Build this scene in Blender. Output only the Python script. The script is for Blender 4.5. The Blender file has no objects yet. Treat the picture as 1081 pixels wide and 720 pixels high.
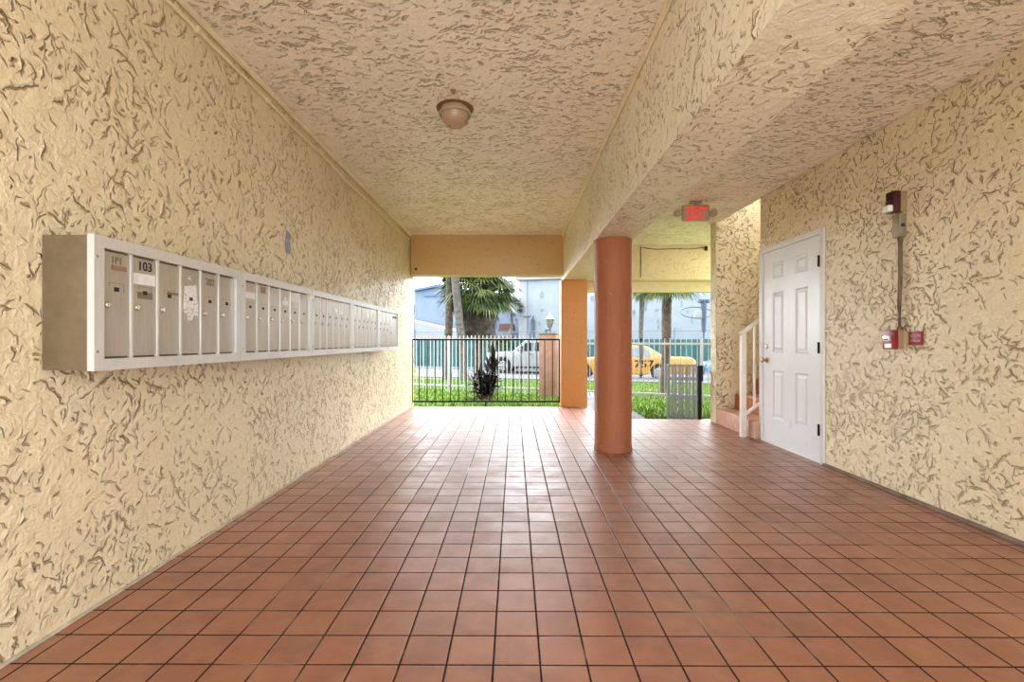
import bpy, bmesh, math, random
from mathutils import Vector, Matrix
random.seed(7)
R = math.radians
S = bpy.context.scene
COL = S.collection

# ------------------------------------------------------------------ camera, sky, exposure
CAM_H = 1.09
cd = bpy.data.cameras.new('camera')
cd.sensor_width = 36.0
cd.lens = 36.0 * 500.0 / 1081.0
cd.clip_start = 0.05
cam = bpy.data.objects.new('camera', cd)
cam.location = (0, 0, CAM_H)
cam.rotation_euler = (R(90), 0, R(0.286))
COL.objects.link(cam)
S.camera = cam

S.view_settings.view_transform = 'Standard'
S.view_settings.look = 'None'
S.view_settings.gamma = 1
S.view_settings.use_curve_mapping = False
S.view_settings.exposure = 2.30
S.cycles.max_bounces = 14
S.cycles.diffuse_bounces = 10
S.cycles.glossy_bounces = 5
S.cycles.use_denoising = True
S.cycles.sample_clamp_indirect = 8

SKY_FRONT, SKY_BACK = 3.0, 1.4
wd = bpy.data.worlds.new('overcast_sky')
S.world = wd
wd.use_nodes = True
wn, wl = wd.node_tree.nodes, wd.node_tree.links
wn.clear()
_tc = wn.new('ShaderNodeTexCoord')
_sp = wn.new('ShaderNodeSeparateXYZ')
_mr = wn.new('ShaderNodeMapRange')
_mr.inputs[1].default_value = -0.35; _mr.inputs[2].default_value = 0.35
_mr.inputs[3].default_value = SKY_BACK; _mr.inputs[4].default_value = SKY_FRONT
_ns = wn.new('ShaderNodeTexNoise'); _ns.inputs['Scale'].default_value = 2.2; _ns.inputs['Detail'].default_value = 5
_cr = wn.new('ShaderNodeValToRGB')
_cr.color_ramp.elements[0].position = 0.35; _cr.color_ramp.elements[0].color = (0.80, 0.92, 1.0, 1)
_cr.color_ramp.elements[1].position = 0.62; _cr.color_ramp.elements[1].color = (0.95, 0.98, 1.0, 1)
_bg = wn.new('ShaderNodeBackground'); _out = wn.new('ShaderNodeOutputWorld')
wl.new(_tc.outputs['Generated'], _sp.inputs[0]); wl.new(_sp.outputs['Y'], _mr.inputs[0])
wl.new(_tc.outputs['Generated'], _ns.inputs['Vector']); wl.new(_ns.outputs['Fac'], _cr.inputs['Fac'])
wl.new(_cr.outputs['Color'], _bg.inputs['Color']); wl.new(_mr.outputs[0], _bg.inputs['Strength'])
wl.new(_bg.outputs[0], _out.inputs[0])

# ------------------------------------------------------------------ node helpers
class NT:
    def __init__(s, name):
        s.m = bpy.data.materials.new(name); s.m.use_nodes = True
        s.t = s.m.node_tree; s.n = s.t.nodes; s.l = s.t.links
        s.b = s.n['Principled BSDF']
        tc = s.n.new('ShaderNodeTexCoord'); s.obj = tc.outputs['Object']
    def set(s, i, v):
        if hasattr(v, 'links') or isinstance(v, bpy.types.NodeSocket): s.l.new(v, i)
        else: i.default_value = v
    def math(s, op, a, b=None, c=None, clamp=False):
        n = s.n.new('ShaderNodeMath'); n.operation = op; n.use_clamp = clamp
        s.set(n.inputs[0], a)
        if b is not None: s.set(n.inputs[1], b)
        if c is not None: s.set(n.inputs[2], c)
        return n.outputs[0]
    def vmath(s, op, a, b):
        n = s.n.new('ShaderNodeVectorMath'); n.operation = op
        s.set(n.inputs[0], a); s.set(n.inputs[1], b); return n.outputs[0]
    def scale(s, v, k):
        n = s.n.new('ShaderNodeVectorMath'); n.operation = 'SCALE'
        s.set(n.inputs[0], v); s.set(n.inputs['Scale'], k); return n.outputs[0]
    def noise(s, vec, sc, det=3, rough=.5, col=False, dist=0):
        n = s.n.new('ShaderNodeTexNoise'); s.set(n.inputs['Vector'], vec)
        n.inputs['Scale'].default_value = sc; n.inputs['Detail'].default_value = det
        n.inputs['Roughness'].default_value = rough; n.inputs['Distortion'].default_value = dist
        return n.outputs['Color' if col else 'Fac']
    def rng(s, v, a, b, c=0., d=1., smooth=False):
        n = s.n.new('ShaderNodeMapRange'); n.clamp = True
        if smooth: n.interpolation_type = 'SMOOTHSTEP'
        s.set(n.inputs[0], v)
        for k, x in zip((1, 2, 3, 4), (a, b, c, d)): n.inputs[k].default_value = x
        return n.outputs[0]
    def mix(s, f, a, b, blend='MIX'):
        n = s.n.new('ShaderNodeMix'); n.data_type = 'RGBA'; n.blend_type = blend
        s.set(n.inputs[0], f)
        s.set(n.inputs[6], a if not isinstance(a, tuple) else (*a, 1))
        s.set(n.inputs[7], b if not isinstance(b, tuple) else (*b, 1))
        return n.outputs[2]
    def bump(s, h, strength, dist):
        n = s.n.new('ShaderNodeBump'); s.set(n.inputs['Height'], h)
        n.inputs['Strength'].default_value = strength; n.inputs['Distance'].default_value = dist
        s.l.new(n.outputs[0], s.b.inputs['Normal'])
    def sep(s, v):
        n = s.n.new('ShaderNodeSeparateXYZ'); s.set(n.inputs[0], v); return n.outputs
    def comb(s, x, y, z):
        n = s.n.new('ShaderNodeCombineXYZ')
        for i, v in enumerate((x, y, z)): s.set(n.inputs[i], v)
        return n.outputs[0]
    def color(s, c): s.set(s.b.inputs['Base Color'], c if not isinstance(c, tuple) else (*c, 1))
    def rough(s, v): s.set(s.b.inputs['Roughness'], v)

def plain(name, c, rough=.5, metal=0., var=.08, nscale=9., emit=0., spec=.5, coat=0.):
    t = NT(name)
    n = t.noise(t.obj, nscale, 4, .6)
    d = tuple(max(0, x * (1 - var * 2)) for x in c); e = tuple(min(1, x * (1 + var)) for x in c)
    col = t.mix(t.rng(n, .3, .7), d, e); t.color(col)
    t.rough(t.rng(n, .3, .7, min(1, rough + .06), max(0.02, rough - .05)))
    t.b.inputs['Metallic'].default_value = metal
    t.b.inputs['Specular IOR Level'].default_value = spec
    if coat: t.b.inputs['Coat Weight'].default_value = coat
    if emit:
        t.set(t.b.inputs['Emission Color'], (*c, 1)); t.b.inputs['Emission Strength'].default_value = emit
    return t.m

def stucco(name, base, groove_tone, ang=90., spread=120., amount=1.0, density=0.0, dist=.02, rough=.42, size=1.0, tint=None):
    """trowelled stucco: short tapered curved strokes pressed into a fairly smooth coat, scattered cell by cell"""
    t = NT(name)
    ge = t.n.new('ShaderNodeNewGeometry')
    nx, ny, nz = t.sep(ge.outputs['True Normal'])
    x, y, z = t.sep(t.obj)
    ax = t.math('GREATER_THAN', t.math('ABSOLUTE', nx), .7); az = t.math('GREATER_THAN', t.math('ABSOLUTE', nz), .7)
    # in-plane coordinates: (y,z) on side walls, (x,z) on facing walls, (x,y) on soffits
    u0 = t.math('ADD', t.math('MULTIPLY', ax, y), t.math('MULTIPLY', t.math('SUBTRACT', 1, ax), x))
    v0 = t.math('ADD', t.math('MULTIPLY', az, y), t.math('MULTIPLY', t.math('SUBTRACT', 1, az), z))
    if size != 1.0: u0 = t.math('DIVIDE', u0, size); v0 = t.math('DIVIDE', v0, size)
    P = t.comb(u0, v0, 0.)
    W = t.vmath('ADD', t.scale(t.vmath('SUBTRACT', t.noise(P, 13, 2, .6, True), (.5, .5, .5)), .062), t.scale(t.vmath('SUBTRACT', t.noise(P, 45, 1, .5, True), (.5, .5, .5)), .012))
    Q = t.vmath('MULTIPLY', t.vmath('ADD', P, W), (1, 1, 0))
    clus = t.noise(P, 2.6, 3, .6)
    lines, lips = [], []
    def layer(S, width, prob, ln, off, cl):
        q = t.vmath('ADD', t.scale(Q, S), off)
        v = t.n.new('ShaderNodeTexVoronoi'); v.voronoi_dimensions = '2D'; v.feature = 'F1'
        v.inputs['Scale'].default_value = 1.0
        t.l.new(q, v.inputs['Vector'])
        lx, ly, _ = t.sep(t.vmath('SUBTRACT', q, v.outputs['Position']))
        r, g, bb = t.sep(v.outputs['Color'])
        wn = t.n.new('ShaderNodeTexWhiteNoise'); wn.noise_dimensions = '3D'; t.l.new(v.outputs['Color'], wn.inputs['Vector'])
        th = t.math('ADD', R(ang), t.math('MULTIPLY', t.math('SUBTRACT', r, .5), R(spread)))
        c_, s_ = t.math('COSINE', th), t.math('SINE', th)
        u = t.math('ADD', t.math('MULTIPLY', lx, c_), t.math('MULTIPLY', ly, s_))
        w = t.math('SUBTRACT', t.math('MULTIPLY', ly, c_), t.math('MULTIPLY', lx, s_))
        w = t.math('SUBTRACT', w, t.math('MULTIPLY', t.math('MULTIPLY', t.math('SUBTRACT', g, .5), 1.6), t.math('MULTIPLY', u, u)))
        L = t.math('MULTIPLY_ADD', bb, ln * .65, ln * .35)
        f = t.math('DIVIDE', u, L)
        tap = t.math('SUBTRACT', 1, t.math('MULTIPLY', f, f), clamp=True)
        pres = t.math('LESS_THAN', wn.outputs['Value'], t.math('MULTIPLY', t.rng(clus, .5 - cl, .5 + cl, .25, 1.2), prob + density))
        thr = t.math('MAXIMUM', t.math('MULTIPLY', t.math('MULTIPLY', tap, pres), t.math('MULTIPLY_ADD', g, width * S, width * S * .4)), .0002)
        d = t.math('DIVIDE', w, thr)
        lines.append(t.rng(t.math('ABSOLUTE', d), .45, 1.05, 1, 0, True))
        lips.append(t.math('MULTIPLY', t.math('MULTIPLY', t.rng(d, .9, 1.5, 0, 1, True), t.rng(d, 1.8, 3.4, 1, 0, True)), t.rng(tap, 0, .5)))
    layer(6.5, .0050, .58, .62, (3.3, 1.7, 0), .12)
    layer(10.5, .0043, .64, .62, (11.3, 6.2, 0), .12)
    layer(17.0, .0032, .62, .60, (5.9, 14.1, 0), .12)
    layer(27.0, .0027, .50, .58, (21.1, 9.4, 0), .08)
    g = lines[0]
    for k in lines[1:]: g = t.math('MAXIMUM', g, k)
    lip = lips[0]
    for k in lips[1:]: lip = t.math('MAXIMUM', lip, k)
    fine = t.noise(t.obj, 70, 3, .6)
    mid = t.noise(Q, 11, 4, .62)
    h = t.math('ADD', t.math('SUBTRACT', t.math('MULTIPLY', lip, .6), g), t.math('ADD', t.math('MULTIPLY', fine, .10), t.math('MULTIPLY', mid, 1.05)))
    t.bump(h, amount, dist)
    big = t.rng(t.noise(t.obj, .9, 4, .6), .35, .65)
    c = t.mix(big, base, tint or tuple(x * .93 for x in base))
    c = t.mix(t.math('MULTIPLY', lip, .45), c, tuple(min(.95, x * 1.12) for x in base))  # highlight painted along one side of each groove
    c = t.mix(t.math('MULTIPLY', g, .76), c, groove_tone)
    t.color(c); t.rough(rough)
    t.b.inputs['Specular IOR Level'].default_value = .55
    return t.m

# ------------------------------------------------------------------ mesh helpers
class MB:
    def __init__(s): s.b = bmesh.new()
    def _x(s, vs, M):
        if M is not None: bmesh.ops.transform(s.b, matrix=M, verts=vs)
    def box(s, x0, x1, y0, y1, z0, z1, bev=0., M=None, seg=2):
        r = bmesh.ops.create_cube(s.b, size=1)
        vs = r['verts']
        for v in vs:
            v.co = Vector(((x0 + x1) / 2 + v.co.x * (x1 - x0), (y0 + y1) / 2 + v.co.y * (y1 - y0), (z0 + z1) / 2 + v.co.z * (z1 - z0)))
        s._x(vs, M)
        if bev:
            es = list({e for v in vs for e in v.link_edges})
            bmesh.ops.bevel(s.b, geom=es, offset=bev, segments=seg, affect='EDGES', profile=.6)
        return s
    def cyl(s, a, b, r0, r1=None, n=16, caps=True):
        a, b = Vector(a), Vector(b); r1 = r0 if r1 is None else r1
        d = b - a; q = d.to_track_quat('Z', 'Y').to_matrix().to_4x4()
        M = Matrix.Translation((a + b) / 2) @ q
        bmesh.ops.create_cone(s.b, cap_ends=caps, segments=n, radius1=r0, radius2=r1, depth=d.length, matrix=M)
        return s
    def tube(s, pts, r, n=8):
        pts = [Vector(p) for p in pts]; rings = []
        for i, p in enumerate(pts):
            d = (pts[min(i + 1, len(pts) - 1)] - pts[max(i - 1, 0)]).normalized()
            q = d.to_track_quat('Z', 'Y').to_matrix()
            rr = r[i] if isinstance(r, (list, tuple)) else r
            rings.append([s.b.verts.new(p + q @ Vector((math.cos(2 * math.pi * k / n) * rr, math.sin(2 * math.pi * k / n) * rr, 0))) for k in range(n)])
        for a, b in zip(rings, rings[1:]):
            for k in range(n): s.b.faces.new((a[k], a[(k + 1) % n], b[(k + 1) % n], b[k]))
        s.b.faces.new(rings[0][::-1]); s.b.faces.new(rings[-1])
        return s
    def lathe(s, prof, c=(0, 0, 0), n=32, M=None):
        rings = []; allv = []
        for r, z in prof:
            if r < 1e-5:
                v = s.b.verts.new((c[0], c[1], c[2] + z)); rings.append([v]); allv.append(v)
            else:
                ring = [s.b.verts.new((c[0] + r * math.cos(2 * math.pi * k / n), c[1] + r * math.sin(2 * math.pi * k / n), c[2] + z)) for k in range(n)]
                rings.append(ring); allv += ring
        for a, b in zip(rings, rings[1:]):
            for k in range(n):
                f = [a[k % len(a)], a[(k + 1) % len(a)], b[(k + 1) % len(b)], b[k % len(b)]]
                f = list(dict.fromkeys(f))
                if len(f) > 2:
                    try: s.b.faces.new(f)
                    except ValueError: pass
        s._x(allv, M)
        return s
    def prism(s, poly, M, d, bev=0., taper=None):
        """poly in local xy, extruded to local z=d; taper(x,y,side)->z"""
        lo = [s.b.verts.new((x, y, taper(x, y, 0) if taper else 0)) for x, y in poly]
        hi = [s.b.verts.new((x, y, taper(x, y, 1) if taper else d)) for x, y in poly]
        n = len(poly); fs = [s.b.faces.new(lo[::-1]), s.b.faces.new(hi)]
        for k in range(n): fs.append(s.b.faces.new((lo[k], lo[(k + 1) % n], hi[(k + 1) % n], hi[k])))
        s._x(lo + hi, M)
        if bev:
            es = [e for e in list(fs[0].edges) + list(fs[1].edges)]
            bmesh.ops.bevel(s.b, geom=es, offset=bev, segments=3, affect='EDGES', profile=.6)
        return s
    def build(s, name, mat, parent=None, loc=(0, 0, 0), rot=(0, 0, 0), smooth=True):
        me = bpy.data.meshes.new(name)
        bmesh.ops.recalc_face_normals(s.b, faces=s.b.faces)
        if smooth:
            for f in s.b.faces: f.smooth = True
            for e in s.b.edges:
                if len(e.link_faces) == 2 and e.calc_face_angle(0) > R(38): e.smooth = False
        s.b.to_mesh(me); s.b.free()
        me.materials.append(mat)
        o = bpy.data.objects.new(name, me); COL.objects.link(o)
        o.location = loc; o.rotation_euler = rot
        if parent: o.parent = parent
        return o

def tag(o, label, cat=None, group=None, kind=None):
    o['label'] = label
    if cat: o['category'] = cat
    if group: o['group'] = group
    if kind: o['kind'] = kind
    return o
def thing(name, label, cat, loc=(0, 0, 0), rz=0., group=None):
    o = bpy.data.objects.new(name, None); COL.objects.link(o)
    o.empty_display_size = .1
    o.location = loc; o.rotation_euler = (0, 0, rz)
    return tag(o, label, cat, group)
def struct(o, label=None):
    o['kind'] = 'structure'
    if label: o['label'] = label
    return o
def copy_tree(o, parent=None):
    c = o.copy(); COL.objects.link(c); c.parent = parent
    for ch in list(o.children): copy_tree(ch, c)
    return c
def text_obj(name, body, size, mat, parent, M, depth=.002, bold=0.0):
    cu = bpy.data.curves.new(name, 'FONT'); cu.body = body; cu.size = size
    cu.align_x = 'CENTER'; cu.align_y = 'CENTER'; cu.extrude = depth; cu.offset = bold
    t = bpy.data.objects.new(name, cu); COL.objects.link(t)
    bpy.context.view_layer.update()
    me = bpy.data.meshes.new_from_object(t.evaluated_get(bpy.context.evaluated_depsgraph_get()))
    bpy.data.objects.remove(t); bpy.data.curves.remove(cu)
    me.transform(M); me.materials.clear(); me.materials.append(mat); me.name = name
    o = bpy.data.objects.new(name, me); COL.objects.link(o); o.parent = parent
    return o

# ------------------------------------------------------------------ materials
CREAM = (.80, .685, .465)
GROOVE_TONE = (.36, .195, .065)  # darker brown mixed into the grooves
M = {}
M['wall'] = stucco('cream_trowelled_stucco', CREAM, GROOVE_TONE, 95, 130, density=.10)
M['wall_r'] = stucco('cream_stucco_dense_grooves', CREAM, GROOVE_TONE, 110, 170, density=.14)
M['ceil'] = stucco('cream_ceiling_stucco', (.93, .85, .72), GROOVE_TONE, -8, 80, density=.12)
M['beam'] = stucco('cream_beam_stucco', (.85, .78, .60), GROOVE_TONE, 60, 150, .9, -.05)
M['header'] = stucco('shaded_header_stucco', (.56, .365, .135), (.36, .19, .06), 80, 180, .5, -.42, .008, size=.7)  # shade of the face turned from the light is put into this base
M['lintel'] = plain('smooth_cream_render', (.75, .64, .40), .6, var=.04)
M['header_r'] = stucco('cream_header_stucco', (.72, .585, .345), GROOVE_TONE, 80, 180, .6, -.2, .01, size=.8)
M['pillar'] = stucco('orange_pillar_stucco', (.70, .31, .085), (.35, .13, .03), 90, 180, .6, -.40, .008, size=.6)

def col_mat():
    t = NT('terracotta_column_paint')
    n = t.noise(t.obj, 55, 3, .6); n2 = t.noise(t.obj, 140, 2, .5)
    t.bump(t.math('ADD', n, t.math('MULTIPLY', n2, .4)), .9, .008)
    c = t.mix(t.rng(t.noise(t.obj, 3.5, 5, .65), .38, .68), (.37, .112, .037), (.34, .108, .045))
    c = t.mix(t.rng(t.noise(t.obj, 26, 4, .7), .62, .72), c, (.46, .22, .13))
    t.color(c); t.rough(.5); return t.m
M['column'] = col_mat()

def tile_mat():
    t = NT('glazed_terracotta_tiles')
    T = .1582
    x, y, z = t.sep(t.obj)
    wob = t.math('MULTIPLY', t.math('SUBTRACT', t.noise(t.obj, 2.0, 2), .5), .016)
    u = t.math('ADD', t.math('DIVIDE', t.math('ADD', x, .0710 + 40 * T), T), wob)
    v = t.math('ADD', t.math('DIVIDE', t.math('ADD', y, -1.5917 + 40 * T), T), wob)
    fu = t.math('FRACT', u); fv = t.math('FRACT', v)
    du = t.math('MINIMUM', fu, t.math('SUBTRACT', 1, fu)); dv = t.math('MINIMUM', fv, t.math('SUBTRACT', 1, fv))
    d = t.math('MINIMUM', du, dv)
    ed = t.math('ADD', d, t.math('MULTIPLY', t.math('SUBTRACT', t.noise(t.obj, 60, 3), .5), .012))
    grout = t.rng(ed, .016, .027, 1, 0, True)
    wn = t.n.new('ShaderNodeTexWhiteNoise'); wn.noise_dimensions = '3D'
    t.l.new(t.comb(t.math('FLOOR', u), t.math('FLOOR', v), 0.), wn.inputs['Vector'])
    rv = wn.outputs['Value']
    c = t.mix(rv, (.262, .066, .0165), (.20, .049, .014))
    c = t.mix(t.rng(t.noise(t.obj, 8, 5, .65), .40, .70), c, (.33, .112, .048))
    c = t.mix(t.rng(t.noise(t.obj, .9, 3, .6), .5, .7, 0, .5), c, (.46, .17, .09))
    pale = t.rng(t.noise(t.obj, 1.7, 3, .6), .56, .64, 0, .6)
    gc = t.mix(pale, (.022, .013, .009), (.42, .33, .26))
    # chipped pale glaze along some edges
    chip = t.math('MULTIPLY', t.rng(ed, .026, .05, 1, 0), t.rng(t.noise(t.obj, 5, 4, .7), .58, .66, 0, .5))
    c = t.mix(chip, c, (.60, .38, .26))
    t.color(t.mix(grout, c, gc))
    rr = t.math('ADD', t.rng(t.noise(t.obj, 7, 4, .6), .3, .7, .34, .50), t.math('MULTIPLY', rv, .08))
    t.rough(t.math('ADD', rr, t.math('MULTIPLY', grout, .4)))
    tilt = t.math('ADD', t.math('MULTIPLY', t.math('SUBTRACT', fu, .5), t.math('SUBTRACT', rv, .5)), t.math('MULTIPLY', t.math('SUBTRACT', fv, .5), t.math('SUBTRACT', wn.outputs['Color'], .5)))
    h = t.math('ADD', t.math('MULTIPLY', t.rng(ed, .012, .05, 0, 1, True), .9), t.math('ADD', t.math('MULTIPLY', tilt, .9), t.math('MULTIPLY', t.noise(t.obj, 14, 3), .25)))
    t.bump(h, .55, .0035)
    t.set(t.b.inputs['Specular IOR Level'], t.math('SUBTRACT', 1.0, t.math('MULTIPLY', grout, .95)))
    t.b.inputs['IOR'].default_value = 1.85
    return t.m
M['tile'] = tile_mat()
M['grass_soil'] = plain('lawn_green', (.075, .130, .006), .8, var=.25, nscale=14, spec=.1)
M['blade'] = plain('grass_blade_green', (.092, .165, .007), .6, var=.2, nscale=3, spec=.2)
M['concrete'] = plain('pale_concrete', (0.060, 0.062, 0.064), .8, var=.12, nscale=6)
M['asphalt'] = plain('grey_asphalt', (0.070, 0.070, 0.078), .85, var=.15, nscale=12)

def brushed(name, c, metal, rough, vary=.1, sc=(14, 14, 1.2)):
    t = NT(name)
    p = t.vmath('MULTIPLY', t.obj, sc)
    n = t.noise(p, 6, 4, .65)
    n2 = t.noise(t.obj, 7, 4, .6)
    col = t.mix(t.rng(n, .3, .7), tuple(x * (1 - vary) for x in c), tuple(min(1, x * (1 + vary)) for x in c))
    col = t.mix(t.rng(n2, .55, .75, 0, .35), col, tuple(x * .72 for x in c))
    t.color(col); t.rough(t.rng(n, .3, .7, rough, rough + .12))
    t.b.inputs['Metallic'].default_value = metal
    return t.m
M['alu'] = brushed('pale_aluminium_frame', (.74, .74, .73), .35, .36, .05)
M['boxdoor'] = brushed('brushed_aluminium_door', (.56, .52, .46), .55, .36)
M['boxside'] = brushed('shade_darkened_brown_metal', (.20, .145, .085), .35, .5, .14, (3, 3, 3))  # brown metal, base darkened to stand in for shade on the cabinet side
M['steel'] = plain('bright_lock_metal', (.80, .76, .68), .25, .9, var=.05)
M['black'] = plain('black_paint', (.008, .008, .010), .6, spec=.2)
M['dark'] = plain('dark_slot', (.02, .018, .015), .6)
M['paper'] = plain('white_paper_label', (.82, .83, .86), .7, var=.05, nscale=40)
def torn_mat():
    t = NT('scraped_white_sticker')
    n = t.noise(t.obj, 90, 4, .7)
    t.color(t.mix(t.rng(n, .52, .6), (.88, .88, .9), (.55, .5, .43))); t.rough(.6); return t.m
M['torn'] = torn_mat()
M['brass'] = plain('aged_brass', (.42, .24, .09), .3, .9)
M['doorwhite'] = plain('white_door_paint', (0.744, 0.772, 0.809), .32, var=.02, nscale=3)
M['framewhite'] = plain('white_frame_paint', (0.744, 0.744, 0.735), .42, var=.03)
M['railwhite'] = plain('white_rail_paint', (.80, .77, .70), .42, var=.05)
M['red'] = plain('fire_device_red', (0.270, 0.012, 0.020), .3, var=.12)
M['maroon'] = plain('maroon_plastic', (0.055, 0.007, 0.012), .3, var=.1)
M['lens'] = plain('frosted_strobe_lens', (.88, .86, .80), .15, var=.04)
M['greybox'] = plain('weathered_grey_metal', (.30, .25, .17), .5, .4, var=.15)
M['beigebox'] = plain('beige_painted_box', (.34, .225, .11), .5, var=.1)
M['conduit'] = plain('brown_painted_conduit', (0.150, 0.085, 0.035), .5, var=.15)
M['cable'] = plain('cream_painted_cable', (.80, .70, .48), .5, var=.06)
M['darkwire'] = plain('dark_wire', (.12, .08, .035), .6)
M['exitbody'] = plain('tan_plastic_housing', (.44, .34, .22), .45, var=.06)
M['exitred'] = plain('lit_red_letter', (1.0, .015, .02), .4, emit=.10, var=.02)
M['lampring'] = plain('cream_enamel_ring', (.42, .34, .22), .35, var=.05)
M['lampglass'] = plain('frosted_tan_glass', (.42, .29, .19), .28, var=.04)
M['stair'] = plain('pink_terracotta_step_tile', (.60, .34, .25), .45, var=.12, nscale=14)
M['riser'] = plain('orange_terracotta_riser', (.46, .15, .055), .5, var=.12)
M['salmon'] = plain('salmon_rendered_pillar', (0.250, 0.135, 0.100), .8, var=.1, nscale=5)
M['fencewhite'] = plain('white_fence_paint', (0.272, 0.276, 0.280), .5, var=.03)
M['greyslat'] = plain('grey_powder_coated_slat', (0.250, 0.275, 0.300), .45, var=.06)
M['teal'] = plain('teal_screen_fabric', (.012, .080, .085), .8, var=.2, nscale=2)
M['chain'] = plain('galvanised_steel', (.12, .14, .16), .5, .4)
M['bluewall'] = plain('pale_blue_rendered_wall', (0.180, 0.211, 0.239), .85, var=.05, nscale=1.2)
M['whitewall'] = plain('white_rendered_wall', (0.204, 0.214, 0.224), .85, var=.04, nscale=1.)
M['bluewall2'] = plain('blue_rendered_wall', (0.128, 0.166, 0.223), .85, var=.06, nscale=.8)
M['stain'] = plain('brown_wall_stain', (.15, .17, .185), .9, var=.2, nscale=4)
M['bluepost'] = plain('blue_painted_post', (.04, .11, .22), .5)
M['roofred'] = plain('red_brown_roof', (.10, .040, .030), .8)
M['bark'] = plain('palm_bark', (0.062, 0.043, 0.030), .9, var=.4, nscale=10)
M['bark2'] = plain('grey_palm_bark', (0.081, 0.069, 0.063), .9, var=.3, nscale=9)
M['frond'] = plain('palm_frond_green', (0.034, 0.056, 0.011), .5, var=.35, nscale=3)
M['frond2'] = plain('pale_palm_frond_green', (0.104, 0.131, 0.032), .5, var=.3, nscale=3)
M['deadfrond'] = plain('dry_brown_frond', (0.045, 0.031, 0.019), .8, var=.45, nscale=5)
M['tileaf'] = plain('dark_purple_leaf', (.018, .010, .013), .6, var=.4, nscale=9, spec=.12)
M['tileaf2'] = plain('olive_bronze_leaf', (.035, .030, .010), .6, var=.4, nscale=9, spec=.15)
M['tileaf3'] = plain('violet_young_leaf', (.045, .022, .075), .4, var=.2)
M['carwhite'] = plain('white_car_paint', (0.207, 0.218, 0.230), .25, var=.02, coat=.6)
M['caryellow'] = plain('taxi_yellow_paint', (.36, .155, .008), .3, var=.03, coat=.6)
M['carblue'] = plain('bright_blue_car_paint', (.010, .150, .32), .3, var=.03, coat=.6)
M['glass'] = plain('dark_car_glass', (.02, .03, .04), .08, var=.02)
M['glassblue'] = plain('sky_tinted_car_glass', (.09, .14, .19), .1, var=.04)
M['tyre'] = plain('black_rubber', (.012, .012, .012), .8)
M['rim'] = plain('silver_wheel_rim', (.30, .30, .31), .3, .6)
M['redlens'] = plain('red_tail_lens', (.22, .008, .010), .2)
M['yellowpost'] = plain('yellow_guy_guard', (.34, .24, .02), .5)
M['lanternglass'] = plain('cloudy_lantern_glass', (.24, .25, .22), .2, var=.1)
M['lanternmetal'] = plain('dark_lantern_metal', (.03, .035, .035), .4)
M['bush'] = plain('bright_shrub_green', (.05, .11, .015), .6, var=.4, nscale=6)
M['faded'] = plain('faded_blue_sticker', (.34, .36, .44), .7, var=.25, nscale=40)
M['grime'] = plain('brown_grime', (.30, .14, .06), .8, var=.2, nscale=20)
M['bluepole'] = plain('slate_blue_steel', (0.022, 0.040, 0.075), .5)

# ------------------------------------------------------------------ ground outside
def gz(d):
    P = [(-30, -.06), (8.2, -.05), (10.5, -.12), (18.4, -.42), (60, -.5)]
    for (a, za), (b, zb) in zip(P, P[1:]):
        if d <= b: return za + (zb - za) * (d - a) / (b - a)
    return -.5
SL = .28
def dd(x, y): return y + SL * x
def gh(x, y): return gz(dd(x, y))
def strip(name, mat, d0, d1, z0=None, x0=-30, x1=40, n=8, thick=.1, fn=None):
    m = MB(); b = m.b; rows = []
    for i in range(n + 1):
        d = d0 + (d1 - d0) * i / n
        z = z0 if z0 is not None else gz(d)
        rows.append([b.verts.new((x, d - SL * x, z)) for x in (x0, x1)])
    for a, c in zip(rows, rows[1:]): b.faces.new((a[0], a[1], c[1], c[0]))
    r = bmesh.ops.extrude_face_region(b, geom=list(b.faces))
    for v in r['geom']:
        if isinstance(v, bmesh.types.BMVert): v.co.z -= thick
    return struct(m.build(name, mat, smooth=False))
# lawn: polygon ring in front of the passage
m = MB(); b = m.b; N = 24
rows = []
for i in range(N + 1):
    d = 2.0 + (18.5 - 2.0) * i / N
    rows.append([b.verts.new((x, d - SL * x, gz(d))) for x in (-30, -1.9, 1.2, 1.9, 40)])
for a, c in zip(rows, rows[1:]):
    for k in range(4): b.faces.new((a[k], a[k + 1], c[k + 1], c[k]))
struct(m.build('lawn', M['grass_soil'], smooth=False), 'bright green lawn sloping from the passage to the street')
strip('sidewalk', M['concrete'], 18.5, 20.4, -.38, thick=.25)
strip('street', M['asphalt'], 20.4, 60, -.5, thick=.1)
m = MB(); m.box(-30, 40, -40, -.2, -.25, -.1)
struct(m.build('bounce_ground', plain('pale_bounce_ground', (.50, .46, .40), .8), smooth=False))  # unseen ground, made pale to bounce sky light up to the ceiling
# straight concrete walk to the fence
m = MB(); b = m.b; prev = None; vs = []
for y in [6.66, 7.5, 8.5, 9.3, 10.2, 12, 14, 16, 17.9]:
    vs.append([b.verts.new((x, y, gh(x, y) + .018)) for x in (1.24, 1.9)])
for a, c in zip(vs, vs[1:]): b.faces.new((a[0], a[1], c[1], c[0]))
r = bmesh.ops.extrude_face_region(b, geom=list(b.faces))
for v in r['geom']:
    if isinstance(v, bmesh.types.BMVert): v.co.z -= .08
struct(m.build('walkway', M['concrete'], smooth=False), 'narrow concrete walk leading from the passage to the fence')

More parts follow.
